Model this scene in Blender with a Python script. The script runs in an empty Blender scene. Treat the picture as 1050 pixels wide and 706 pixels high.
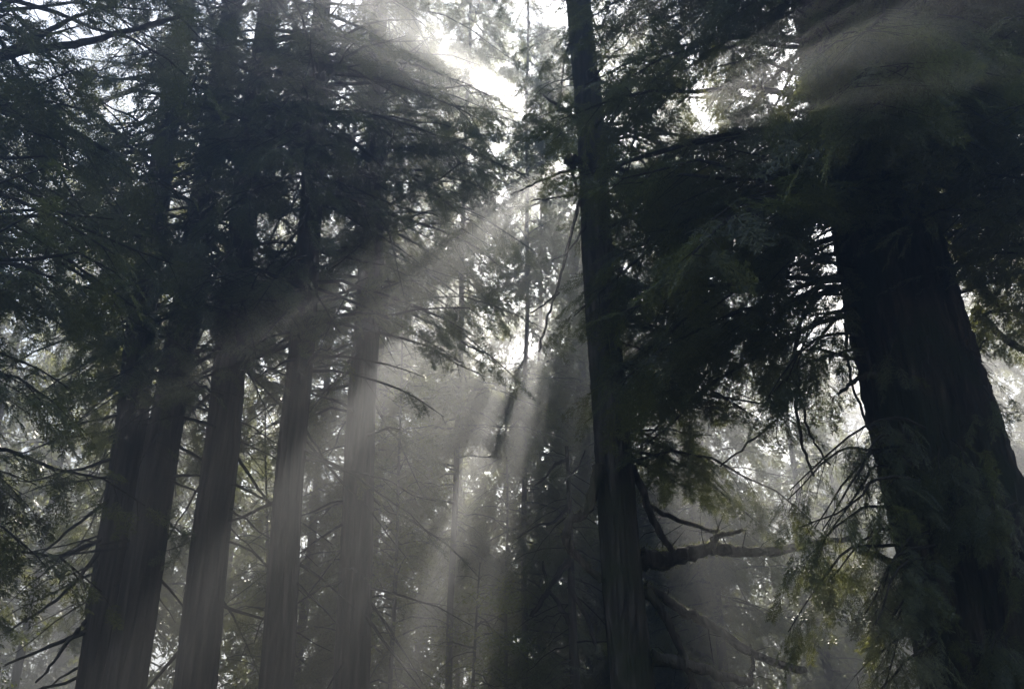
import bpy, math
import numpy as np

# ------------------------------------------------------------------ camera, sky, sun, exposure
SC = bpy.context.scene
COL = SC.collection
FPX, CX, CY, PITCH = 1005.0, 525.0, 353.0, math.radians(27.0)   # focal length in photo pixels, photo centre, upward pitch
EYE = np.array([0.0, 0.0, 1.6])
SUN_PX = (597.0, 150.0)
SUN_STRENGTH, SKY_STRENGTH, EXPOSURE = 5.0, 0.065, 1.95
HAZE_DENSITY, HAZE_ANISO = 0.012, 0.68

def ray(px, py):
    x, y = (px - CX) / FPX, (CY - py) / FPX
    cp, sp = math.cos(PITCH), math.sin(PITCH)
    return np.array([x, cp - y * sp, sp + y * cp])

def at(px, py, Y):
    d = ray(px, py)
    return EYE + d * (Y / d[1])

cam_d = bpy.data.cameras.new("camera")
cam = bpy.data.objects.new("camera", cam_d)
COL.objects.link(cam)
cam.location = EYE
cam.rotation_euler = (math.pi / 2 + PITCH, 0, 0)
cam_d.sensor_width = 36.0
cam_d.lens = 36.0 * FPX / 1050.0
cam_d.clip_end = 5000
SC.camera = cam

SUN = ray(*SUN_PX); SUN /= np.linalg.norm(SUN)
sun_el = math.asin(SUN[2]); sun_az = math.atan2(SUN[0], SUN[1])

world = bpy.data.worlds.new("World"); SC.world = world
world.use_nodes = True
wn = world.node_tree.nodes; wl = world.node_tree.links
bg = wn["Background"]
sky = wn.new("ShaderNodeTexSky"); sky.sky_type = 'NISHITA'; sky.sun_disc = False
sky.sun_elevation = sun_el; sky.sun_rotation = sun_az
sky.air_density = 1.3; sky.dust_density = 0.3; sky.ozone_density = 2.5
wl.new(sky.outputs[0], bg.inputs[0]); bg.inputs[1].default_value = SKY_STRENGTH

sd = bpy.data.lights.new("sun", 'SUN'); sd.energy = SUN_STRENGTH; sd.angle = math.radians(0.5); sd.color = (1.0, 0.925, 0.80)
so = bpy.data.objects.new("sun", sd); COL.objects.link(so)
from mathutils import Vector
so.rotation_euler = Vector(SUN).to_track_quat('Z', 'Y').to_euler()
so.location = (0, 60, 80)

SC.view_settings.view_transform = 'Standard'; SC.view_settings.look = 'None'
SC.view_settings.gamma = 1.0; SC.view_settings.exposure = EXPOSURE
SC.view_settings.use_curve_mapping = False
SC.render.engine = 'CYCLES'; SC.render.filter_size = 1.15
cy = SC.cycles
cy.use_denoising = True
try:
    cy.denoiser = 'OPENIMAGEDENOISE'; cy.denoising_input_passes = 'RGB_ALBEDO_NORMAL'; cy.denoising_prefilter = 'ACCURATE'
except Exception: pass
cy.use_adaptive_sampling = False
cy.max_bounces = 4; cy.diffuse_bounces = 2; cy.glossy_bounces = 1; cy.transmission_bounces = 2
cy.transparent_max_bounces = 4; cy.volume_bounces = 0
cy.caustics_reflective = False; cy.caustics_refractive = False
cy.sample_clamp_indirect = 4.0

# ------------------------------------------------------------------ materials
def new_mat(name):
    m = bpy.data.materials.new(name); m.use_nodes = True
    nt = m.node_tree; nt.nodes.clear()
    out = nt.nodes.new("ShaderNodeOutputMaterial")
    return m, nt, nt.nodes, nt.links, out

def ramp(nd, stops):
    r = nd.new("ShaderNodeValToRGB")
    el = r.color_ramp.elements
    while len(el) < len(stops): el.new(0.5)
    for e, (p, c) in zip(el, stops):
        e.position = p; e.color = (*c, 1)
    return r

def leaf_mat(name, dark, mid, light, trans, tcol):
    m, nt, nd, lk, out = new_mat(name)
    geo = nd.new("ShaderNodeNewGeometry")
    tc = nd.new("ShaderNodeTexCoord")
    nz = nd.new("ShaderNodeTexNoise"); nz.inputs["Scale"].default_value = 0.7; nz.inputs["Detail"].default_value = 3
    lk.new(tc.outputs["Object"], nz.inputs["Vector"])
    mx = nd.new("ShaderNodeMath"); mx.operation = 'MULTIPLY_ADD'
    lk.new(geo.outputs["Random Per Island"], mx.inputs[0]); mx.inputs[1].default_value = 0.5
    lk.new(nz.outputs[0], mx.inputs[2])
    sb = nd.new("ShaderNodeMath"); sb.operation = 'SUBTRACT'; lk.new(mx.outputs[0], sb.inputs[0]); sb.inputs[1].default_value = 0.25
    r = ramp(nd, [(0.15, dark), (0.5, mid), (0.85, light)])
    lk.new(sb.outputs[0], r.inputs[0])
    p = nd.new("ShaderNodeBsdfPrincipled"); p.inputs["Roughness"].default_value = 0.36
    p.inputs["Specular IOR Level"].default_value = 0.7
    lk.new(r.outputs[0], p.inputs["Base Color"])
    t = nd.new("ShaderNodeBsdfTranslucent")
    mc = nd.new("ShaderNodeMix"); mc.data_type = 'RGBA'; mc.blend_type = 'MULTIPLY'; mc.inputs[0].default_value = 1
    lk.new(r.outputs[0], mc.inputs[6]); mc.inputs[7].default_value = (*tcol, 1)
    lk.new(mc.outputs[2], t.inputs[0])
    mixs = nd.new("ShaderNodeMixShader"); mixs.inputs[0].default_value = trans
    lk.new(p.outputs[0], mixs.inputs[1]); lk.new(t.outputs[0], mixs.inputs[2])
    lk.new(mixs.outputs[0], out.inputs[0])
    return m

def bark_mat(name, c0, c1, c2, sx=7.0, sz=0.7, bump=0.6, moss=None):
    m, nt, nd, lk, out = new_mat(name)
    tc = nd.new("ShaderNodeTexCoord")
    mp = nd.new("ShaderNodeMapping"); mp.inputs["Scale"].default_value = (sx, sx, sz)
    lk.new(tc.outputs["Object"], mp.inputs[0])
    nz = nd.new("ShaderNodeTexNoise"); nz.inputs["Scale"].default_value = 1.0; nz.inputs["Detail"].default_value = 7
    nz.inputs["Distortion"].default_value = 0.6
    lk.new(mp.outputs[0], nz.inputs["Vector"])
    n2 = nd.new("ShaderNodeTexNoise"); n2.inputs["Scale"].default_value = 0.8; n2.inputs["Detail"].default_value = 4
    lk.new(tc.outputs["Object"], n2.inputs["Vector"])
    r = ramp(nd, [(0.36, c0), (0.5, c1), (0.66, c2)])
    lk.new(nz.outputs[0], r.inputs[0])
    col = r.outputs[0]
    if moss:
        mr = nd.new("ShaderNodeMapRange"); mr.inputs[1].default_value = 0.48; mr.inputs[2].default_value = 0.62
        lk.new(n2.outputs[0], mr.inputs[0])
        mm = nd.new("ShaderNodeMix"); mm.data_type = 'RGBA'
        lk.new(mr.outputs[0], mm.inputs[0]); lk.new(col, mm.inputs[6]); mm.inputs[7].default_value = (*moss, 1)
        col = mm.outputs[2]
    p = nd.new("ShaderNodeBsdfPrincipled"); p.inputs["Roughness"].default_value = 0.9
    p.inputs["Specular IOR Level"].default_value = 0.2
    lk.new(col, p.inputs["Base Color"])
    b = nd.new("ShaderNodeBump"); b.inputs["Strength"].default_value = bump; b.inputs["Distance"].default_value = 0.12
    lk.new(nz.outputs[0], b.inputs["Height"]); lk.new(b.outputs[0], p.inputs["Normal"])
    lk.new(p.outputs[0], out.inputs[0])
    return m

M_LEAF = leaf_mat("redwood_needles", (.034, .039, .024), (.068, .080, .038), (.110, .120, .056), 0.52, (2.3, 2.15, 1.15))
M_LEAF_PALE = leaf_mat("pale_needles", (.042, .050, .026), (.085, .098, .044), (.120, .128, .058), 0.58, (2.6, 2.4, 1.2))
M_LEAF_BROAD = leaf_mat("broad_leaves", (.036, .055, .018), (.080, .105, .036), (.120, .138, .048), 0.60, (2.8, 2.5, 1.1))
M_TWIG = bark_mat("twig_bark", (.012, .010, .008), (.030, .025, .020), (.055, .047, .038), 20, 20, 0.2)
M_BARK = bark_mat("redwood_bark", (.007, .006, .005), (.036, .027, .023), (.100, .078, .066), 7.0, 0.6, 1.0)
M_BARK_GIANT = bark_mat("giant_redwood_bark", (.008, .006, .005), (.034, .025, .021), (.085, .066, .055), 8.0, 1.1, 1.0, (.022, .026, .014))
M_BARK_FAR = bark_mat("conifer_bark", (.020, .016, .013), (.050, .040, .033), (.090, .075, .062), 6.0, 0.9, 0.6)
M_BARK_MOSS = bark_mat("mossy_bark", (.018, .015, .013), (.060, .050, .043), (.130, .112, .098), 9.0, 1.2, 1.0, (.050, .052, .030))
M_MOSS = leaf_mat("moss", (.055, .062, .020), (.10, .11, .035), (.15, .155, .06), 0.55, (2.2, 2.1, 0.9))

def simple_ground(name, c0, c1, c2):
    m, nt, nd, lk, out = new_mat(name)
    tc = nd.new("ShaderNodeTexCoord")
    nz = nd.new("ShaderNodeTexNoise"); nz.inputs["Scale"].default_value = 1.6; nz.inputs["Detail"].default_value = 8
    lk.new(tc.outputs["Object"], nz.inputs["Vector"])
    r = ramp(nd, [(0.3, c0), (0.5, c1), (0.7, c2)]); lk.new(nz.outputs[0], r.inputs[0])
    p = nd.new("ShaderNodeBsdfPrincipled"); p.inputs["Roughness"].default_value = 0.95
    lk.new(r.outputs[0], p.inputs["Base Color"])
    b = nd.new("ShaderNodeBump"); b.inputs["Strength"].default_value = 0.6; lk.new(nz.outputs[0], b.inputs["Height"]); lk.new(b.outputs[0], p.inputs["Normal"])
    lk.new(p.outputs[0], out.inputs[0])
    return m
M_GROUND = simple_ground("forest_floor", (.02, .016, .010), (.045, .036, .022), (.05, .06, .025))

# ------------------------------------------------------------------ mesh helpers
class MB:
    """Collects quads (numpy blocks) and links them as one mesh object."""
    def __init__(self): self.v = []; self.f = []; self.m = []; self.n = 0
    def add(self, verts, faces, mat=0):
        verts = np.asarray(verts, np.float32).reshape(-1, 3); faces = np.asarray(faces, np.int32).reshape(-1, 4)
        self.v.append(verts); self.f.append(faces + self.n); self.m.append(np.full(len(faces), mat, np.int32)); self.n += len(verts)
    def tube(self, pts, radii, sides=6, mat=0, lump=0.0, rng=None):
        pts = np.asarray(pts, float); n = len(pts)
        tan = np.gradient(pts, axis=0); tan /= np.linalg.norm(tan, axis=1)[:, None] + 1e-9
        up = np.array([0.31, 0.52, 0.80]) if abs(tan[0][2]) < 0.9 else np.array([1.0, 0.1, 0])
        a = np.cross(tan, up); a /= np.linalg.norm(a, axis=1)[:, None] + 1e-9
        b = np.cross(tan, a)
        th = np.arange(sides) / sides * 2 * math.pi
        r = np.asarray(radii, float)[:, None] * np.ones((1, sides))
        if lump and rng is not None: r = r * (1 + lump * (rng.random((n, sides)) - 0.5))
        v = pts[:, None, :] + r[..., None] * (a[:, None, :] * np.cos(th)[None, :, None] + b[:, None, :] * np.sin(th)[None, :, None])
        i = np.arange(n - 1)[:, None] * sides; j = np.arange(sides)[None, :]; j2 = (j + 1) % sides
        f = np.stack([i + j, i + j2, i + sides + j2, i + sides + j], -1).reshape(-1, 4)
        self.add(v.reshape(-1, 3), f, mat)
    def build(self, name, mats, parent=None, smooth=False, origin=None):
        v = np.concatenate(self.v) if self.v else np.zeros((0, 3), np.float32)
        f = np.concatenate(self.f); mi = np.concatenate(self.m)
        if origin is not None: v = v - np.asarray(origin, np.float32)
        me = bpy.data.meshes.new(name)
        me.vertices.add(len(v)); me.vertices.foreach_set("co", v.ravel())
        me.loops.add(len(f) * 4); me.loops.foreach_set("vertex_index", f.ravel())
        me.polygons.add(len(f)); me.polygons.foreach_set("loop_start", np.arange(len(f), dtype=np.int32) * 4)
        try: me.polygons.foreach_set("loop_total", np.full(len(f), 4, np.int32))
        except Exception: pass
        for m in (mats if isinstance(mats, (list, tuple)) else [mats]): me.materials.append(m)
        me.polygons.foreach_set("material_index", mi)
        me.polygons.foreach_set("use_smooth", np.full(len(f), bool(smooth)))
        me.update(calc_edges=True)
        o = bpy.data.objects.new(name, me); COL.objects.link(o)
        if parent is not None: o.parent = parent
        elif origin is not None: o.location = origin
        return o

def tag(o, label=None, cat=None, group=None, kind=None):
    for k, v in (("label", label), ("category", cat), ("group", group), ("kind", kind)):
        if v: o[k] = v
    return o

def empty(name, loc):
    o = bpy.data.objects.new(name, None); COL.objects.link(o); o.location = loc; o.empty_display_size = 0.3
    return o

def unit(v): return v / (np.linalg.norm(v, axis=-1, keepdims=True) + 1e-9)

# ------------------------------------------------------------------ foliage
def spray_proto(level, rng):
    """One flat spray along +X, about 1 long, normal +Z: the leaf quads as (n,4,3)."""
    Q = []
    def leaf(p, d, ln, w, tilt):
        d = d / np.linalg.norm(d); s = np.array([-d[1], d[0], 0.0]); s = s * math.cos(tilt) + np.array([0, 0, math.sin(tilt)])
        Q.append([p, p + d * ln * .45 + s * w / 2, p + d * ln, p + d * ln * .45 - s * w / 2])
    nt = {0: 9, 1: 7, 2: 5, 3: 3}[level]
    for k in range(nt):
        x = 0.10 + 0.85 * k / (nt - 1)
        for sgn in (-1, 1):
            if rng.random() < 0.10: continue
            ang = sgn * math.radians(rng.uniform(38, 62))
            ln = (0.42 * (1 - 0.7 * x) + 0.06) * rng.uniform(.7, 1.2)
            d = np.array([math.cos(ang), math.sin(ang), rng.uniform(-.35, .08)])
            p = np.array([x, 0, -0.16 * x * x + rng.normal(0, .012)])
            if level >= 2:
                leaf(p, d, ln * 1.1, (.13 if level == 2 else .22) * rng.uniform(.7, 1.2), rng.uniform(-.6, .6))
                if level == 2: leaf(p + d * ln * .4, d + np.array([.5, -.6 * sgn, -.3]), ln * .6, .09, rng.uniform(-.6, .6))
                continue
            nn = {0: 7, 1: 4}[level]
            for q in range(nn):
                u = (q + .3) / nn
                b = p + d * ln * u + np.array([0, 0, -.10 * u * u * ln])
                for s2 in (-1, 1):
                    a2 = ang + s2 * math.radians(rng.uniform(35, 60))
                    dd = np.array([math.cos(a2), math.sin(a2), rng.uniform(-.5, .25)])
                    l2 = (.085 if level == 0 else .12) * (1.1 - .4 * u) * rng.uniform(.8, 1.25)
                    leaf(b, dd, l2, l2 * (.30 if level == 0 else .36), rng.uniform(-.7, .7))
            leaf(p, d, ln, .022 if level == 0 else .03, 0.2)
    leaf(np.zeros(3), np.array([1, 0, -.16]), 1.05, .02 if level < 2 else .035, 0.0)
    return np.array(Q)

_pr = np.random.default_rng(5)
PROTOS = {lv: [spray_proto(lv, _pr) for _ in range(4)] for lv in range(4)}
# broad-leaf sprig: bigger separate leaves
def sprig_proto(rng):
    Q = []
    for k in range(26):
        x = rng.uniform(.1, 1); a = rng.uniform(-2.2, 2.2); d = np.array([math.cos(a), math.sin(a), rng.uniform(-.7, .4)])
        p = np.array([x, rng.normal(0, .16), rng.normal(0, .10)])
        ln = rng.uniform(.08, .16); d /= np.linalg.norm(d); s = unit(np.cross(d, rng.normal(size=3)))
        Q.append([p, p + d * ln * .5 + s * ln * .25, p + d * ln, p + d * ln * .5 - s * ln * .25])
    return np.array(Q)
PROTOS['broad'] = [sprig_proto(_pr) for _ in range(4)]
def moss_proto(rng):
    Q = []
    for k in range(14):
        p = rng.normal(0, .35, 3); d = unit(np.array([rng.normal(0, .5), rng.normal(0, .5), rng.uniform(-1.2, .7)]))
        ln = rng.uniform(.25, .7); s = unit(np.cross(d, rng.normal(size=3)))
        Q.append([p, p + d * ln * .4 + s * ln * .16, p + d * ln, p + d * ln * .4 - s * ln * .16])
    return np.array(Q)
PROTOS['moss'] = [moss_proto(_pr) for _ in range(4)]

def in_well(p):
    for c, r, y0, y1, s in WELLS:
        if y0 < p[1] < y1 and s >= .95:
            dv = p - c
            if np.linalg.norm(dv - (dv @ SUN) * SUN) < r * .6: return True
    return False

class Sprays:
    def __init__(self): self.o = []; self.d = []; self.n = []; self.s = []
    def add(self, o, d, n, s): self.o.append(o); self.d.append(d); self.n.append(n); self.s.append(s)
    def emit(self, mb, level, rng, keep=None, mat=0):
        if not self.o: return 0
        o = np.array(self.o); d = unit(np.array(self.d)); n = np.array(self.n); s = np.array(self.s)
        if keep is not None:
            k = keep(o + d * s[:, None] * .5, rng)
            o, d, n, s = o[k], d[k], n[k], s[k]
        y = unit(np.cross(n, d)); z = np.cross(d, y)
        R = np.stack([d, y, z], -1)
        w = rng.integers(0, 4, len(o))
        for i, P in enumerate(PROTOS[level]):
            q = w == i
            if not q.any(): continue
            pv = P.reshape(-1, 3)
            v = np.einsum('nij,vj->nvi', R[q], pv) * s[q][:, None, None] + o[q][:, None, :]
            mb.add(v.reshape(-1, 3), np.arange(v.shape[0] * v.shape[1]).reshape(-1, 4), mat)
        return len(o)

# light wells: long gaps in the canopy, parallel to the sun, through which the shafts fall
WELLS = []      # (point, radius, y_min, y_max, strength)
def well(px, py, Y, rpx, y0, y1, k=1.0):
    d = ray(px, py); depth = Y / d[1]
    WELLS.append((at(px, py, Y), rpx / FPX * depth, y0, y1, k))

def vnoise(p, scale, seed):
    """Smooth value noise 0..1 at points p (n,3)."""
    q = p * scale + seed * 17.31
    i = np.floor(q).astype(np.int64); f = q - i; f = f * f * (3 - 2 * f)
    def h(a):
        x = (a[:, 0] * 374761393 + a[:, 1] * 668265263 + a[:, 2] * 2147483647 + seed * 1013) & 0xffffffff
        x = ((x ^ (x >> 13)) * 1274126177) & 0xffffffff
        return ((x ^ (x >> 16)) & 0xffff) / 65535.0
    r = 0
    for dx in (0, 1):
        for dy in (0, 1):
            for dz in (0, 1):
                w = (f[:, 0] if dx else 1 - f[:, 0]) * (f[:, 1] if dy else 1 - f[:, 1]) * (f[:, 2] if dz else 1 - f[:, 2])
                r = r + w * h(i + np.array([dx, dy, dz]))
    return r

def make_keep(gap, seed, scale=0.45):
    def keep(p, rng):
        k = np.ones(len(p), bool)
        for c, r, y0, y1, s in WELLS:
            dv = p - c; t = dv @ SUN; dist = np.linalg.norm(dv - t[:, None] * SUN, axis=1)
            inside = (dist < r * (0.55 + 0.5 * vnoise(p, 1.0, 3) + .4 * vnoise(p, 2.6, 4))) & (p[:, 1] > y0) & (p[:, 1] < y1)
            k &= ~(inside & (rng.random(len(p)) < s))
        if gap > 0:
            k &= (vnoise(p, scale, seed) * .65 + vnoise(p, scale * 2.7, seed + 5) * .35) > gap
        return k
    return keep

def bough(mb, sp, pts, r0, rng, twig_gap=0.35, spray=0.7, u0=0.2, droop=0.35, side=1.0, sides=5, both=True, tlen=None):
    """A leafy branch along a polyline: bark tube, side twigs and the sprays they carry."""
    pts = np.asarray(pts, float)
    for i in range(1, len(pts)):          # a bough that would cross a light well is a broken-off one
        if in_well(pts[i]) or in_well((pts[i] + pts[i - 1]) / 2):
            if i < 2: return
            pts = pts[:i]; break
    seg = np.linalg.norm(np.diff(pts, axis=0), axis=1); cum = np.r_[0, np.cumsum(seg)]; L = cum[-1]
    mb.tube(pts, r0 * (1 - 0.85 * cum / L) + 0.004, sides, 1)
    s = u0 * L; sg = 1 if rng.random() < .5 else -1
    while s < L:
        u = s / L
        p = np.array([np.interp(s, cum, pts[:, k]) for k in range(3)])
        p2 = np.array([np.interp(min(s + .15, L), cum, pts[:, k]) for k in range(3)]); p1 = np.array([np.interp(max(s - .15, 0), cum, pts[:, k]) for k in range(3)])
        t = unit(p2 - p1)
        h = np.cross(t, [0, 0, 1.0]); h = unit(h) if np.linalg.norm(h) > .1 else np.array([1.0, 0, 0])
        sg = -sg
        if in_well(p): s += .3; continue
        ang = math.radians(rng.uniform(42, 75))
        d = t * math.cos(ang) + h * sg * math.sin(ang); d[2] -= droop * rng.uniform(.2, 1.3); d = unit(d)
        tl = (tlen if tlen else (0.30 * L * (1 - u) ** .8 + spray * .5)) * rng.uniform(.6, 1.25) * side
        n = max(1, int(round(tl / (spray * .55))))
        e = p + d * tl + np.array([0, 0, -droop * tl * .25])
        if tl > .3: mb.tube([p, (p + e) / 2 + [0, 0, .03 * tl], e], [max(.004, r0 * .22), max(.003, r0 * .14), .002], 3, 1)
        for k in range(n):
            f = (k + rng.uniform(0.1, .9)) / n
            q = p + (e - p) * f + rng.normal(0, .05, 3)
            a2 = rng.normal(0, .6)
            dd = d * math.cos(a2) + np.cross(d, [0, 0, 1.0]) * math.sin(a2)
            dd[2] -= rng.uniform(0, droop * 1.6)
            nn = np.array([rng.normal(0, .45), rng.normal(0, .45), 1.0])
            sp.add(q, unit(dd), nn, spray * rng.uniform(.65, 1.25))
        s += twig_gap * rng.uniform(.6, 1.4)
    d = unit(pts[-1] - pts[-2]); sp.add(pts[-1], d, np.array([0, rng.normal(0, .3), 1.0]), spray)

def auto_bough_pts(p0, az, L, pitch, sag, rng, n=7, wig=.06):
    d = np.array([math.cos(az), math.sin(az), 0.0]); out = []
    lat = np.array([-d[1], d[0], 0]); w = 0
    for k in range(n):
        u = k / (n - 1)
        w += rng.normal(0, wig) * L / n
        out.append(p0 + d * L * u + lat * w + np.array([0, 0, L * (math.tan(pitch) * u - sag * u * u) + rng.normal(0, .015 * L) * (k > 0)]))
    return np.array(out)

def trunk_mesh(base, top, r_base, r_top, rng, sides=40, dz=0.3, flute=0.05, flare=0.35, zmin=None):
    """Tapered, fluted, slightly wandering trunk from base to top (world points)."""
    base = np.asarray(base, float); top = np.asarray(top, float)
    L = np.linalg.norm(top - base); n = max(6, int(L / dz))
    u = np.linspace(0, 1, n); z = u * L
    ax = base + (top - base) * u[:, None]
    ph = rng.uniform(0, 6.28, 8)
    ax[:, 0] += .04 * np.sin(z * .35 + ph[0]) + .02 * np.sin(z * .9 + ph[1]); ax[:, 1] += .04 * np.sin(z * .31 + ph[2])
    r = (r_base + (r_top - r_base) * u) * (1 + flare * np.exp(-z / 1.6))
    th = np.arange(sides) / sides * 2 * math.pi
    T, Z = np.meshgrid(th, z)
    d = 0
    for k, (a, f) in enumerate(((.35, 5), (.45, 9), (.5, 15), (.4, 23))):
        tw = .05 * np.sin(Z * .4 + ph[k]) + .03 * np.sin(Z * 1.3 + ph[k + 1])
        d = d - a * np.abs(np.sin((T + tw) * f / 2 + ph[k + 2]))
    d = d + .25 * rng.normal(size=d.shape)
    R = r[:, None] * (1 + flute * (d + .6))
    v = ax[:, None, :] + np.stack([R * np.cos(T), R * np.sin(T), np.zeros_like(R)], -1)
    mb = MB()
    i = np.arange(n - 1)[:, None] * sides; j = np.arange(sides)[None, :]; j2 = (j + 1) % sides
    mb.add(v.reshape(-1, 3), np.stack([i + j, i + j2, i + sides + j2, i + sides + j], -1).reshape(-1, 4))
    return mb, (lambda zz: np.array([np.interp(zz, ax[:, 2], ax[:, k]) for k in range(3)])), (lambda zz: float(np.interp(zz, ax[:, 2], r)))

def limb_pts(img, Y, dY=0.0, n_sub=4, rng=None, wig=.01):
    """Image points at distance Y (drifting by dY along the limb) as a smoothed world polyline."""
    k = len(img); P = np.array([at(x, y, Y + dY * i / max(1, k - 1)) for i, (x, y) in enumerate(img)])
    out = []
    for i in range(k - 1):
        p0 = P[max(0, i - 1)]; p1 = P[i]; p2 = P[i + 1]; p3 = P[min(k - 1, i + 2)]
        for t in np.arange(n_sub) / n_sub:
            out.append(.5 * ((2 * p1) + (-p0 + p2) * t + (2 * p0 - 5 * p1 + 4 * p2 - p3) * t * t + (-p0 + 3 * p1 - 3 * p2 + p3) * t ** 3))
    out.append(P[-1]); out = np.array(out)
    if rng is not None: out[1:] += rng.normal(0, wig, out[1:].shape)
    return out

class Tree:
    def __init__(self, name, label, cat, base, top, r_base, r_top, seed, bark, leaf, level, group=None, sides=40, dz=.3, flute=.05, flare=.35):
        self.rng = np.random.default_rng(seed); self.seed = seed
        self.base = np.asarray(base, float); self.root = empty(name, self.base)
        tag(self.root, label, cat, group)
        mb, self.axis, self.rad = trunk_mesh(base, top, r_base, r_top, self.rng, sides, dz, flute, flare)
        self.trunk = mb.build("trunk", bark, self.root, smooth=True, origin=self.base)
        self.bark = bark; self.leaf = leaf; self.level = level; self.mb = MB(); self.sp = Sprays(); self.n = 0
    def branches(self, n, z0, z1, L0, L1, az=None, pitch=(-.15, .25), sag=.25, spray=.7, gap=.35, u0=.2, droop=.35, r=None):
        """n boughs between heights z0 and z1, length from L0 (low) to L1 (high); az: list of (centre deg, spread deg, weight) or all round."""
        rng = self.rng
        for k in range(n):
            f = (k + rng.random()) / n; z = z0 + (z1 - z0) * f
            if az is None: a = rng.uniform(0, 2 * math.pi)
            else:
                w = np.array([x[2] for x in az], float); c = az[rng.choice(len(az), p=w / w.sum())]; a = math.radians(c[0] + rng.uniform(-1, 1) * c[1])
            L = (L0 + (L1 - L0) * f) * rng.uniform(.7, 1.2)
            p0 = self.axis(z); d = np.array([math.cos(a), math.sin(a), 0]); p0 = p0 + d * self.rad(z) * .8
            pts = auto_bough_pts(p0, a, L, rng.uniform(*pitch), sag * rng.uniform(.5, 1.4), rng)
            bough(self.mb, self.sp, pts, (r or .012 * L), rng, gap, spray, u0, droop)
    def bough_img(self, img, Y, dY=0, r=.03, **kw):
        bough(self.mb, self.sp, limb_pts(img, Y, dY, 3, self.rng), r, self.rng, **kw)
    def limb(self, img, Y, dY=0, w=(6, 2), moss=0, label=None, mat=None, wig=.012):
        """A bare limb the photo shows, from image points; w = width in pixels at start and end."""
        pts = limb_pts(img, Y, dY, 5, self.rng, wig); dep = Y / math.cos(math.radians(20))
        r = np.linspace(w[0], w[1], len(pts)) / 2 / FPX * dep * (.86 + .30 * np.exp(-np.arange(len(pts)) * .8) + .16 * np.abs(np.sin(np.arange(len(pts)) * 1.3 + self.n + w[0])))
        m = MB(); m.tube(pts, r, 8, 0, .35, self.rng)
        o = m.build("limb", mat or (M_BARK_MOSS if moss else M_TWIG), self.root, smooth=True, origin=self.base)
        if label: o["label"] = label
        if moss:
            sp = Sprays(); rng = self.rng
            L = np.linalg.norm(np.diff(pts, axis=0), axis=1).sum()
            for k in range(int(L * 90 * moss)):
                i = rng.integers(0, len(pts) - 1); t = rng.random(); p = pts[i] * (1 - t) + pts[i + 1] * t; rr = r[i]
                a = rng.uniform(0, 6.28); off = np.array([math.cos(a) * .8, math.cos(a) * .3, math.sin(a) if rng.random() < .5 else abs(math.sin(a))])
                sp.add(p + off * rr * .95, rng.normal(size=3), rng.normal(size=3), rng.uniform(.5, 1.1) * (.04 + rr * .35))
            mm = MB(); sp.emit(mm, 'moss', rng)
            for k in range(int(L * 2.2)):
                i = rng.integers(1, len(pts)); d = unit(np.array([rng.normal(0, .8), rng.normal(0, .5), rng.normal(.1, .7)])); ln = rng.uniform(.25, .9)
                q = pts[i] + d * r[i] * .7; c1 = q + d * ln * .5 + rng.normal(0, .06, 3); c2 = q + d * ln + np.array([0, 0, -.12 * ln]) + rng.normal(0, .08, 3)
                mm.tube([q, c1, c2], [.012, .008, .003], 4, 1)
            if mm.n: mm.build("moss", [M_MOSS, M_TWIG], o, origin=self.base)
        return o
    def dead_limbs(self, n, z0, z1, L, az=None, pitch=(-.9, -.1), sag=.2):
        rng = self.rng
        for k in range(n):
            z = rng.uniform(z0, z1); a = math.radians(rng.uniform(0, 360) if az is None else rng.choice(az) + rng.uniform(-35, 35))
            p0 = self.axis(z) + np.array([math.cos(a), math.sin(a), 0]) * self.rad(z) * .7
            pts = auto_bough_pts(p0, a, L * rng.uniform(.5, 1.2), rng.uniform(*pitch), sag * rng.uniform(-1, 1), rng, 8, .12)
            m = MB(); m.tube(pts, np.linspace(.035, .006, 8) * rng.uniform(.8, 1.5), 5, 0)
            m.build("limb", M_TWIG, self.root, smooth=True, origin=self.base)
    def finish(self, gap=.38, scale=.45, name="crown"):
        self.n = self.sp.emit(self.mb, self.level, self.rng, make_keep(gap, self.seed, scale))
        if self.mb.n: self.mb.build(name, [self.leaf, M_TWIG], self.root, origin=self.base)
        return self

def trunk_line(p_lo, p_hi, Y, H, z0=0.0):
    """Base (at height z0) and top (at height H) of a trunk through two image points at distance Y."""
    a, b = at(*p_lo, Y), at(*p_hi, Y); d = (b - a) / (b - a)[2]
    return a + d * (z0 - a[2]), a + d * (H - a[2])
def wm(px, py, Y, w):
    """Radius in metres of something w pixels wide at image row py and distance Y."""
    dep = Y / ray(px, py)[1]
    return w / 2 / FPX * dep

# ------------------------------------------------------------------ ground
def ground_z(x, y):
    r = np.maximum(0, y - 45); side = np.maximum(0, np.abs(x) - 60)
    return .25 * np.sin(x * .13 + 1) * np.sin(y * .11) + .05 * r + .0006 * r * r + .02 * side
gx = np.linspace(-190, 190, 96); gy = np.linspace(-60, 260, 90)
GX, GY = np.meshgrid(gx, gy); GZ = ground_z(GX, GY)
mb = MB(); nx = len(gx)
i = np.arange(len(gy) - 1)[:, None] * nx; j = np.arange(nx - 1)[None, :]
mb.add(np.stack([GX, GY, GZ], -1).reshape(-1, 3), np.stack([i + j, i + j + 1, i + nx + j + 1, i + nx + j], -1).reshape(-1, 4))
tag(mb.build("ground", M_GROUND, smooth=True), kind="structure")

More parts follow.
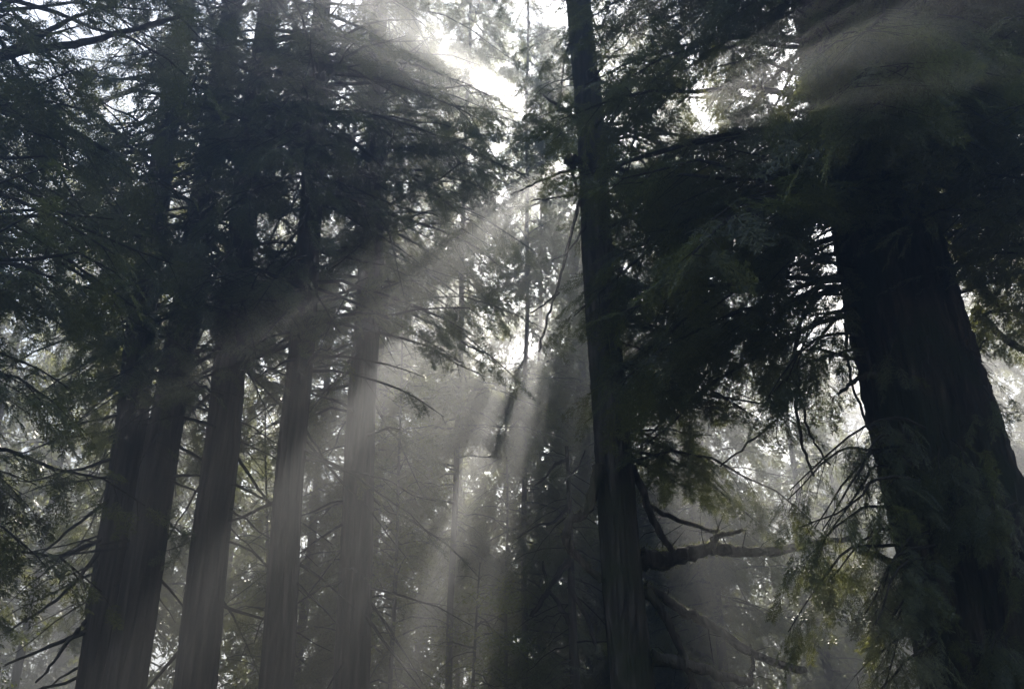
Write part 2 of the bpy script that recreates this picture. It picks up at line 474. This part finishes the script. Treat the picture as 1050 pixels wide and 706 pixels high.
# ------------------------------------------------------------------ light wells
well(420, 370, 27, 39, 12, 110, 1.0)      # the broad shaft in the middle and the bright shaft along its right edge
well(466, 392, 27, 33, 12, 110, 1.0)
well(499, 420, 27, 30, 12, 110, 1.0)
well(536, 402, 28, 29, 12, 110, 1.0)
well(464, 565, 29, 36, 14, 110, 1.0)       # sun on the leafy tree under the shaft
well(515, 92, 27, 19, 14, 110, .96)         # the shafts to the upper left
well(470, 62, 27, 10, 14, 110, 1)
well(706, 114, 16, 21, 12.6, 110, .97)    # the shaft to the upper right
well(572, 168, 40, 9, 27, 110, 1)
well(548, 124, 40, 16, 27, 110, .9)         # the glow either side of the centre trunk
well(645, 132, 40, 16, 20, 110, 1)
well(550, 208, 40, 13, 27, 110, .92)
well(362, 226, 26, 16, 14, 110, 1)        # streaks across the left trunks
well(400, 262, 26, 10, 14, 110, 1)
well(850, 600, 12.3, 70, 13.4, 110, 1)  # light on the hanging sprays and on the mossy limbs
well(740, 575, 18, 60, 18.8, 110, 1)

# ------------------------------------------------------------------ near trees
T = []
# giant redwood on the right
b, t = trunk_line((1008, 640), (891, 153), 14, 46)
g = Tree("redwood_tree", "giant thick trunked redwood leaning in at the right edge, near black", "tree", b, t, 1.10, .13, 11, M_BARK_GIANT, M_LEAF, 0, sides=130, dz=.12, flute=.085, flare=.3)
LEFTISH = [(180, 50, 3), (250, 40, 1.5), (130, 40, 1), (0, 60, 1)]
g.branches(80, 9.5, 22, 3.9, 4.7, LEFTISH, pitch=(-.1, .3), sag=.35, spray=.75, gap=.26, u0=.08)
g.branches(56, 11, 24, 4.0, 5.0, [(0, 60, 1.2), (-50, 40, 1), (60, 40, .5)], pitch=(-.1, .3), sag=.3, spray=.75, gap=.28)
g.branches(26, 11.3, 17, 2.2, 3.2, [(-90, 55, 1)], pitch=(-.35, .2), sag=.4, spray=.7, gap=.25, u0=.05)
for k in range(9):      # low hanging boughs in the light
    q = g.rng.uniform; x0 = 925 + q(0, 25); y0 = 430 + k * 15 + q(-12, 12); e = 800 + q(0, 75)
    g.bough_img([(x0, y0), (x0 - 38 + q(-8, 8), y0 + q(-22, 6)), ((x0 + e) / 2 - 10, y0 + q(0, 25)), (e, y0 + q(45, 95))], 12.8 + q(-.6, .3), q(-1.6, .6), r=.022, twig_gap=.17, spray=.42, droop=.9, u0=.15, tlen=.5)
for k in range(9):
    q = g.rng.uniform
    g.bough_img([(945 + q(0, 25), 545 + k * 14), (925 + q(-10, 10), 560 + k * 14 + q(-8, 8)), (895 + q(-25, 15), 615 + k * 13)], 12.5 + q(-.4, .2), -.8, r=.02, twig_gap=.15, spray=.38, droop=.8, tlen=.45)
for k in range(13):      # boughs reaching toward the viewer at the top, in front of the trunk
    q = g.rng.uniform; x0 = 890 + q(-20, 40); y0 = 8 + k * 9
    g.bough_img([(x0, y0 + q(-15, 15)), (x0 + q(-10, 60), y0 + q(-10, 25)), (x0 + q(0, 140), y0 + q(0, 60))], 12.4, q(-3.2, -1.6), r=.03, twig_gap=.24, spray=.6, droop=.6, u0=.1, tlen=.7)
for k in range(8):      # the longest of them, which stop the upper right shaft
    q = g.rng.uniform; x0 = 885 + q(-10, 30); y0 = 5 + k * 12
    g.bough_img([(x0, y0 + q(-10, 10)), (x0 + q(-10, 15), y0 + q(0, 20)), (x0 + q(-45, 40), y0 + q(0, 45))], 12.6, q(-5.4, -4.2), r=.035, twig_gap=.2, spray=.55, droop=.5, u0=.3, tlen=.75)
for k in range(14):      # drooping dark boughs over the gap left of the trunk
    q = g.rng.uniform; y0 = 190 + k * 14
    g.bough_img([(862 + q(0, 12) + k * 1.5, y0), (825 + q(-15, 15), y0 + q(-15, 15)), (790 + q(-30, 30), y0 + q(30, 80))], 13.6 + q(-.6, .4), q(-1, 1.5), r=.025, twig_gap=.28, spray=.55, droop=.7, u0=.1, tlen=.6)
for k in range(26):       # tufts sprouting from the trunk itself
    y0 = g.rng.uniform(330, 700); x0 = 895 + (y0 - 330) * .15 + g.rng.uniform(0, 130)
    g.bough_img([(x0, y0), (x0 - 12 + k % 7 * 4, y0 + 8), (x0 - 24 + k % 7 * 8, y0 + 28)], 12.9, -.7, r=.012, twig_gap=.10, spray=.38, droop=.9, tlen=.35, u0=.1)
g.limb([(866, 293), (843, 301), (823, 326), (816, 358), (816, 397), (818, 431), (826, 465), (834, 487)], 13.4, -.3, (6, 2.5))
g.limb([(819, 395), (797, 428), (768, 455), (738, 477)], 13.2, .6, (3, 2))
g.limb([(818, 380), (826, 432), (838, 458), (851, 477)], 13.2, .4, (3, 2))
g.limb([(868, 322), (868, 362), (877, 405), (897, 449)], 13.3, 0, (4, 2.5))
g.limb([(897, 382), (880, 389), (861, 404)], 13.1, -.3, (9, 3))
g.limb([(936, 588), (906, 572), (880, 564)], 13.2, -.3, (9, 5), label="short grey stub of a limb above the sunlit hanging sprays")
g.limb([(945, 185), (975, 212), (1006, 229), (1040, 256), (1075, 275)], 15, .5, (9, 6))
g.limb([(985, 250), (998, 285), (1016, 306), (1040, 320), (1080, 335)], 15, .3, (13, 8))
g.limb([(1000, 318), (1012, 330), (1038, 353), (1070, 362)], 14.8, .2, (10, 7))
g.limb([(996, 230), (1010, 262), (1030, 290), (1044, 330)], 15.2, .2, (4, 2))
g.limb([(975, 190), (990, 225), (1000, 250), (1008, 300)], 15.4, .2, (3, 2))
g.limb([(985, 130), (1010, 138), (1040, 145)], 15.5, .2, (8, 6))
g.finish(.37, .6); T.append(g)

# straight central trunk
b, t = trunk_line((648, 690), (600, 90), 18, 42)
m_ = Tree("redwood_tree", "tall straight centre trunk with the sun behind it and mossy limbs low down", "tree", b, t, wm(648, 690, 18, 47), .20, 12, M_BARK_MOSS, M_LEAF, 0, sides=80, dz=.15, flute=.06, flare=.2)
m_.branches(46, 8.0, 17, 2.8, 3.6, [(0, 50, 3), (-45, 30, 1), (45, 35, 1)], pitch=(-.2, .2), sag=.4, spray=.65, gap=.26, u0=.12)
m_.branches(8, 15.5, 19, .9, 1.3, [(180, 60, 1)], pitch=(-.3, .2), sag=.5, spray=.5, gap=.25)
m_.branches(34, 16, 34, 3.4, 1.8, [(0, 70, 3), (90, 60, 1)], pitch=(-.1, .3), sag=.3, spray=.7, gap=.3)
m_.limb([(596, 124), (575, 110), (553, 96)], 17.8, -.5, (6, 2))
m_.limb([(616, 152), (636, 136), (655, 122), (684, 102)], 17.7, -.8, (7, 3))
m_.limb([(654, 123), (648, 150), (644, 178), (641, 216)], 17.4, -.2, (4, 2))
m_.limb([(616, 142), (628, 124), (638, 108), (641, 90)], 17.9, .4, (6, 2))
m_.limb([(600, 172), (591, 165), (585, 163), (582, 165)], 17.6, -.3, (14, 9))
m_.limb([(586, 166), (588, 180), (592, 195)], 17.4, .1, (5, 3))
m_.limb([(590, 172), (565, 181), (545, 190), (524, 199)], 17.7, -.5, (4, 1.5))
m_.limb([(592, 199), (570, 203), (544, 206)], 17.7, -.5, (3, 1.5))
m_.limb([(596, 196), (590, 222), (582, 255), (574, 288), (562, 325), (553, 360)], 17.6, -.6, (5, 2))
m_.limb([(573, 300), (560, 310), (545, 320)], 17.2, -.3, (3, 1.5))
m_.limb([(600, 232), (585, 255), (566, 268)], 17.6, -.5, (3, 1.5))
m_.limb([(614, 478), (604, 515), (597, 528), (584, 534), (581, 558), (596, 574), (618, 596)], 17.6, .2, (12, 7), moss=.8)
m_.limb([(655, 571), (675, 574), (690, 572), (714, 565), (736, 562), (768, 566), (806, 563), (840, 556), (872, 552)], 18.2, .8, (21, 5), moss=1.2, label="thick level limb furred with sunlit moss")
m_.limb([(730, 562), (733, 552), (744, 547), (764, 543)], 18.4, .2, (9, 3), moss=1.2)
m_.limb([(645, 470), (653, 488), (668, 527), (680, 552), (690, 566)], 18.1, .2, (9, 6), moss=1.0)
m_.limb([(660, 515), (675, 524), (702, 535), (736, 545)], 18.2, .5, (6, 4), moss=1.0)
m_.limb([(660, 602), (680, 612), (702, 627), (725, 637), (752, 658), (785, 675), (826, 688)], 18.1, .4, (11, 7), moss=1.0)
m_.limb([(663, 606), (678, 626), (690, 648), (704, 680), (712, 705)], 18.0, .2, (9, 7), moss=.9)
m_.limb([(668, 675), (701, 680), (736, 691), (770, 700)], 17.9, .4, (13, 8), moss=1.0)
m_.limb([(768, 700), (772, 680), (770, 660)], 18.3, .1, (6, 2), moss=.8)
m_.finish(.40, .7); T.append(m_)

# the group of tall straight trunks on the left
LEFT = [((100, 690), (157, 250), 24.5, 44, "dark trunk at the far left, close beside its slightly thicker twin", 21),
        ((131, 690), (206, 215), 24, 46, "thicker dark trunk touching its twin, second from the left", 22),
        ((201, 690), (249, 240), 23, 46, "stout dark trunk standing alone just right of the twin pair", 23),
        ((285, 690), (318, 210), 22, 36, "slim clean trunk with pale streaks of light across its upper half", 24),
        ((361, 690), (385, 130), 25, 40, "slender trunk veiled by the broad shaft of sunlight", 25)]
TAZ = [(90, 100, 4), (0, 45, 1), (180, 45, 1), (270, 45, .45)]
for (lo, hi, Y, w, lab, sd_) in LEFT:
    H = 46
    b, t = trunk_line(lo, hi, Y, H)
    tr = Tree("redwood_tree", lab, "tree", b, t, wm(*lo, Y, w) * 1.02, .16, sd_, M_BARK, M_LEAF, 1, sides=64, dz=.22, flute=.055)
    tr.branches(52, 12, 24, 3.8, 5.0, TAZ, pitch=(-.25, .2), sag=.3, spray=.72, gap=.30)
    tr.branches(54, 19, 45, 4.4, 1.8, [(90, 110, 3), (270, 70, 3)], pitch=(-.1, .3), sag=.3, spray=.75, gap=.34)
    tr.branches(7, 7, 12, 2.6, 3.4, None, pitch=(-.5, 0), sag=.2, spray=.55, gap=.35, u0=.35)
    tr.dead_limbs(9, 5, 15, 2.4)
    T.append(tr)
for img, w in (([(113, 512), (75, 540), (39, 570)], 4), ([(105, 553), (70, 566), (42, 581)], 4), ([(108, 556), (80, 592), (50, 620), (5, 648)], 5),
               ([(100, 575), (94, 600), (86, 630)], 4), ([(90, 636), (74, 652), (55, 678), (36, 700)], 5), ([(90, 646), (50, 663), (5, 682)], 5)):
    T[2].limb(img, 24.2, -.8, (w, 1.8))
for k in range(17):      # lacy boughs of the veiled trunk reaching across the bright gap
    y0 = 14 + k * 19; r4 = T[6].rng; x1 = 470 + r4.uniform(0, 95)
    T[6].bough_img([(384, y0 + r4.uniform(-20, 20)), (384 + (x1 - 384) * .5, y0 + r4.uniform(-15, 25)), (x1, y0 + r4.uniform(20, 75))], 25 + r4.uniform(-.5, .5), r4.uniform(-3.5, 1.0), r=.03, twig_gap=.30, spray=.6, droop=.6, u0=.12)
for tr, (lo, hi, Y, w, lab, sd_) in zip(T[2:7], LEFT):      # boughs in front of the upper trunks
    for k in range(20):
        q = tr.rng.uniform; y0 = -40 + k * 18 + q(-9, 9); x0 = lo[0] + (hi[0] - lo[0]) * (lo[1] - y0) / (lo[1] - hi[1]); sx = q(-110, 110) * (1 if k < 12 else .6)
        tr.bough_img([(x0, y0), (x0 + sx * .4, y0 + q(-5, 30)), (x0 + sx, y0 + q(15, 75))], Y - .3, q(-4, -1.5), r=.035, twig_gap=.3, spray=.6, droop=.6, u0=.05)
for tr in T[2:7]: tr.finish(.54, .8)

# near tree just outside the left edge, its boughs cross the upper left corner
b, t = at(-190, 400, 15), None
b = np.array([b[0], 15, 0.0]); t = np.array([b[0] + .3, 15, 40.0])
nl = Tree("redwood_tree", "tree out of sight whose dark boughs cross the top left corner", "tree", b, t, .7, .2, 31, M_BARK, M_LEAF, 1)
nl.branches(70, 6, 21, 4.2, 5.0, [(0, 55, 3), (60, 30, 1), (-50, 30, 1)], pitch=(-.1, .3), sag=.3, spray=.7, gap=.3)
nl.limb([(-40, 70), (20, 52), (75, 46), (125, 34), (185, 16)], 14.5, 1.0, (16, 6))
nl.limb([(20, 52), (60, 25), (100, 10)], 14.6, .6, (8, 5))
nl.limb([(-20, 20), (30, 40), (60, 62), (85, 84)], 14.5, .6, (7, 2))
nl.limb([(-10, 180), (35, 200), (76, 222), (90, 230)], 15, .6, (3, 1.5))
nl.finish(.43, .7); T.append(nl)

b = at(1235, 400, 13); b = np.array([b[0], 13.0, 0.0])
nr = Tree("redwood_tree", "tree out of sight whose dark boughs close off the top right corner", "tree", b, b + np.array([-.5, 0, 40]), .8, .2, 32, M_BARK, M_LEAF, 0)
nr.branches(60, 9.5, 19, 4.0, 4.8, [(180, 60, 3), (230, 30, 1)], pitch=(-.1, .3), sag=.3, spray=.75, gap=.28)
nr.finish(.33); T.append(nr)

# ------------------------------------------------------------------ trees behind, to the far end of the mist
BACK = [  # px at image centre row, distance, height, crown start, crown reach
    (22, 40, 38, 10, 4.2), (95, 52, 44, 15, 4.6), (178, 37, 40, 9, 4.0), (262, 44, 46, 9, 4.2), (335, 36, 40, 7, 3.6),
    (398, 42, 46, 6, 3.8), (440, 54, 50, 8, 4.0), (470, 34, 46, 11, 3.4), (374, 33, 46, 7, 3.4), (694, 40, 44, 7, 3.4), (852, 72, 44, 6, 4.4), (902, 58, 40, 5, 4.2), (806, 48, 34, 6, 3.8), (545, 43, 46, 8, 3.4), (566, 52, 47, 9, 3.4), (533, 37, 42, 7, 2.8), (478, 47, 48, 10, 3.6), (610, 52, 47, 10, 3.4), (584, 60, 44, 9, 3.8), (634, 42, 46, 7, 3.6),
    (601, 47, 34, 14, 2.4), (672, 48, 50, 8, 4.4), (716, 37, 38, 9, 3.6), (775, 92, 44, 6, 4.6), (832, 56, 30, 5, 4.2), (770, 62, 36, 5, 4.4), (805, 105, 40, 12, 5.0), (868, 84, 34, 10, 4.2),
    (985, 38, 42, 9, 4.4), (1060, 50, 48, 8, 5.0), (150, 84, 50, 8, 5.0), (930, 98, 40, 6, 5.0),
    (380, 76, 50, 14, 5.0), (473, 72, 50, 12, 5.4), (620, 78, 50, 12, 5.4), (700, 66, 48, 12, 4.8), (-40, 46, 42, 10, 4.6), (1120, 36, 44, 8, 4.6), (310, 100, 50, 16, 5.2), (40, 104, 46, 5, 6.0), (62, 62, 42, 6, 4.6), (516, 58, 21, 2, 3.6), (496, 69, 24, 3, 4.2), (548, 64, 22, 2, 3.8), (206, 58, 44, 7, 4.4), (128, 68, 46, 6, 4.8), (300, 62, 46, 7, 4.4), (945, 66, 42, 5, 4.6), (822, 88, 44, 5, 4.8), (90, 76, 38, 4, 4.6),
]
ZONES = [(-999, 85, "seen left of the twin trunks"), (85, 190, "seen behind the twin trunks"), (190, 285, "seen beside the stout lone trunk"), (285, 385, "seen between the slim and veiled trunks"),
         (385, 470, "seen inside the broad sunbeam"), (470, 530, "seen at the sunbeam's right edge"), (530, 592, "seen just left of the centre trunk"), (592, 660, "seen close behind the centre trunk"),
         (660, 740, "seen above the mossy limbs"), (740, 830, "seen past the mossy limb tips"), (830, 910, "seen in the gap left of the giant redwood"), (910, 1500, "seen behind the giant redwood")]
ORD = ["nearest", "second nearest", "third nearest", "fourth nearest", "fifth nearest", "sixth nearest", "seventh nearest"]
BACK_LABEL = {}
for lo, hi, words in ZONES:
    for rank, i in enumerate(sorted((k for k in range(len(BACK)) if lo <= BACK[k][0] < hi), key=lambda k: BACK[k][1])):
        BACK_LABEL[i] = "hazy grey conifer " + words + ", " + ORD[rank] + " there"
for i, (px, Y, H, z0, reach) in enumerate(BACK):
    p = at(px, 353, Y); gz = float(ground_z(p[0], p[1]))
    rng = np.random.default_rng(100 + i)
    H = min(H, 50 - gz); b = np.array([p[0], Y, gz - .2]); t = b + np.array([rng.normal(0, .5), rng.normal(0, .5), H])
    lv = 1 if Y < 39 else (2 if Y < 72 else 3)
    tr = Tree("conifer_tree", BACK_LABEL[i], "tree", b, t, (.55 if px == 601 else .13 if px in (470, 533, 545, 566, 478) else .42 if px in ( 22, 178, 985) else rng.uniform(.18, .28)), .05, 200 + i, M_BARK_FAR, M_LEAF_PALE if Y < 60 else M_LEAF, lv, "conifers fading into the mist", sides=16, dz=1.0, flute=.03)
    sc = {1: .8, 2: 1.0, 3: 1.6}[lv]
    nb = int((H - z0) * {1: 4.0, 2: 4.0, 3: 3.5}[lv])
    tr.branches(nb, gz + z0, gz + H - 1, reach, (2.0 if px in (470, 374, 500, 634, 545, 566, 533, 478, 610) else .8), None, pitch=(-.35, .15), sag=.25, u0=.08, spray=sc, gap={1: .32, 2: .42, 3: .7}[lv], droop=.5)
    tr.branches(nb // 3, gz + z0, gz + H - 1, reach * .6, .6, [(270, 60, 1)], pitch=(-.5, 0), sag=.3, u0=.05, spray=sc, gap={1: .3, 2: .4, 3: .7}[lv], droop=.7)
    tr.finish(.43 if px < 420 else .42 if 525 < px < 612 else .37, .8 if lv < 3 else .4); T.append(tr)

b, t = trunk_line((588, 690), (581, 440), 26, 11.6)
sn = Tree("dead_tree", "thin dark dead tree with crooked bare limbs just left of the centre trunk", "tree", b, t, .20, .05, 41, M_BARK_MOSS, M_LEAF, 1, sides=14, dz=.4, flute=.05)
sn.limb([(583, 575), (570, 592), (558, 612), (544, 632)], 25.8, -.5, (8, 4))
sn.limb([(586, 640), (572, 618), (562, 600), (556, 575)], 26, .3, (6, 2))
sn.limb([(584, 600), (594, 618), (604, 640), (612, 668)], 25.8, -.4, (5, 3))
sn.limb([(582, 520), (568, 534), (548, 540), (530, 552)], 25.8, -.6, (4, 1.5))
sn.limb([(582, 470), (570, 476), (556, 492), (546, 500)], 25.9, -.6, (4, 1.5))
sn.limb([(580, 492), (592, 480), (600, 462)], 25.9, .2, (3, 1.5))
sn.branches(26, 5, 11.4, 1.6, 1.2, [(180, 80, 2), (0, 60, 1)], pitch=(-.5, .1), sag=.3, spray=.5, gap=.35, u0=.3)
sn.finish(.5, .9); T.append(sn)

# ------------------------------------------------------------------ bushy understory trees in the light
UNDER = [(425, 31, 20, 2.6, "leafy understory tree with twisting pale stems inside the broad sunbeam"), (478, 28, 8.5, 2.0, "small bright leafed tree at the right edge of the broad sunbeam"),
         (520, 36, 19, 2.6, "feathery tree glowing in the gap left of the centre trunk"), (52, 27, 10, 2.6, "low drooping tree before the pale mist at the bottom left corner"), (330, 32, 16, 2.4, "dark leafy tree filling the gap between the slim trunk and the veiled trunk")]
for i, (px, Y, H, reach, lab) in enumerate(UNDER):
    p = at(px, 353, Y); rng = np.random.default_rng(300 + i)
    b = np.array([p[0], Y, 0.0]); t = b + np.array([rng.normal(0, 1.6), rng.normal(0, .8), H])
    tr = Tree("understory_tree", lab, "tree", b, t, .09, .02, 310 + i, M_BARK_MOSS, M_LEAF_BROAD, 'broad', sides=12, dz=.5, flute=.03)
    tr.branches(int(H * 4), 2.5, H - .3, reach, 1.0, None, pitch=(0, .6), sag=.5, spray=.8, gap=.3, droop=.4)
    tr.finish(.36, .6); T.append(tr)

# ------------------------------------------------------------------ haze
top = 52.0
hm, nt, nd, lk, out = new_mat("haze_air")
pv = nd.new("ShaderNodeVolumePrincipled"); pv.inputs["Color"].default_value = (.89, .915, .975, 1)
pv.inputs["Density"].default_value = HAZE_DENSITY; pv.inputs["Anisotropy"].default_value = HAZE_ANISO
lk.new(pv.outputs[0], out.inputs["Volume"])
x0, x1, y0, y1, z0, z1 = -195, 195, -65, 265, -4, top
v = [(x0, y0, z0), (x1, y0, z0), (x1, y1, z0), (x0, y1, z0), (x0, y0, z1), (x1, y0, z1), (x1, y1, z1), (x0, y1, z1)]
mb = MB(); mb.add(v, [(0, 3, 2, 1), (4, 5, 6, 7), (0, 1, 5, 4), (1, 2, 6, 5), (2, 3, 7, 6), (3, 0, 4, 7)])
tag(mb.build("haze", hm), kind="stuff")
print("sprays", [x.n for x in T], "quads", sum(len(o.data.polygons) for o in bpy.data.objects if o.type == 'MESH'))
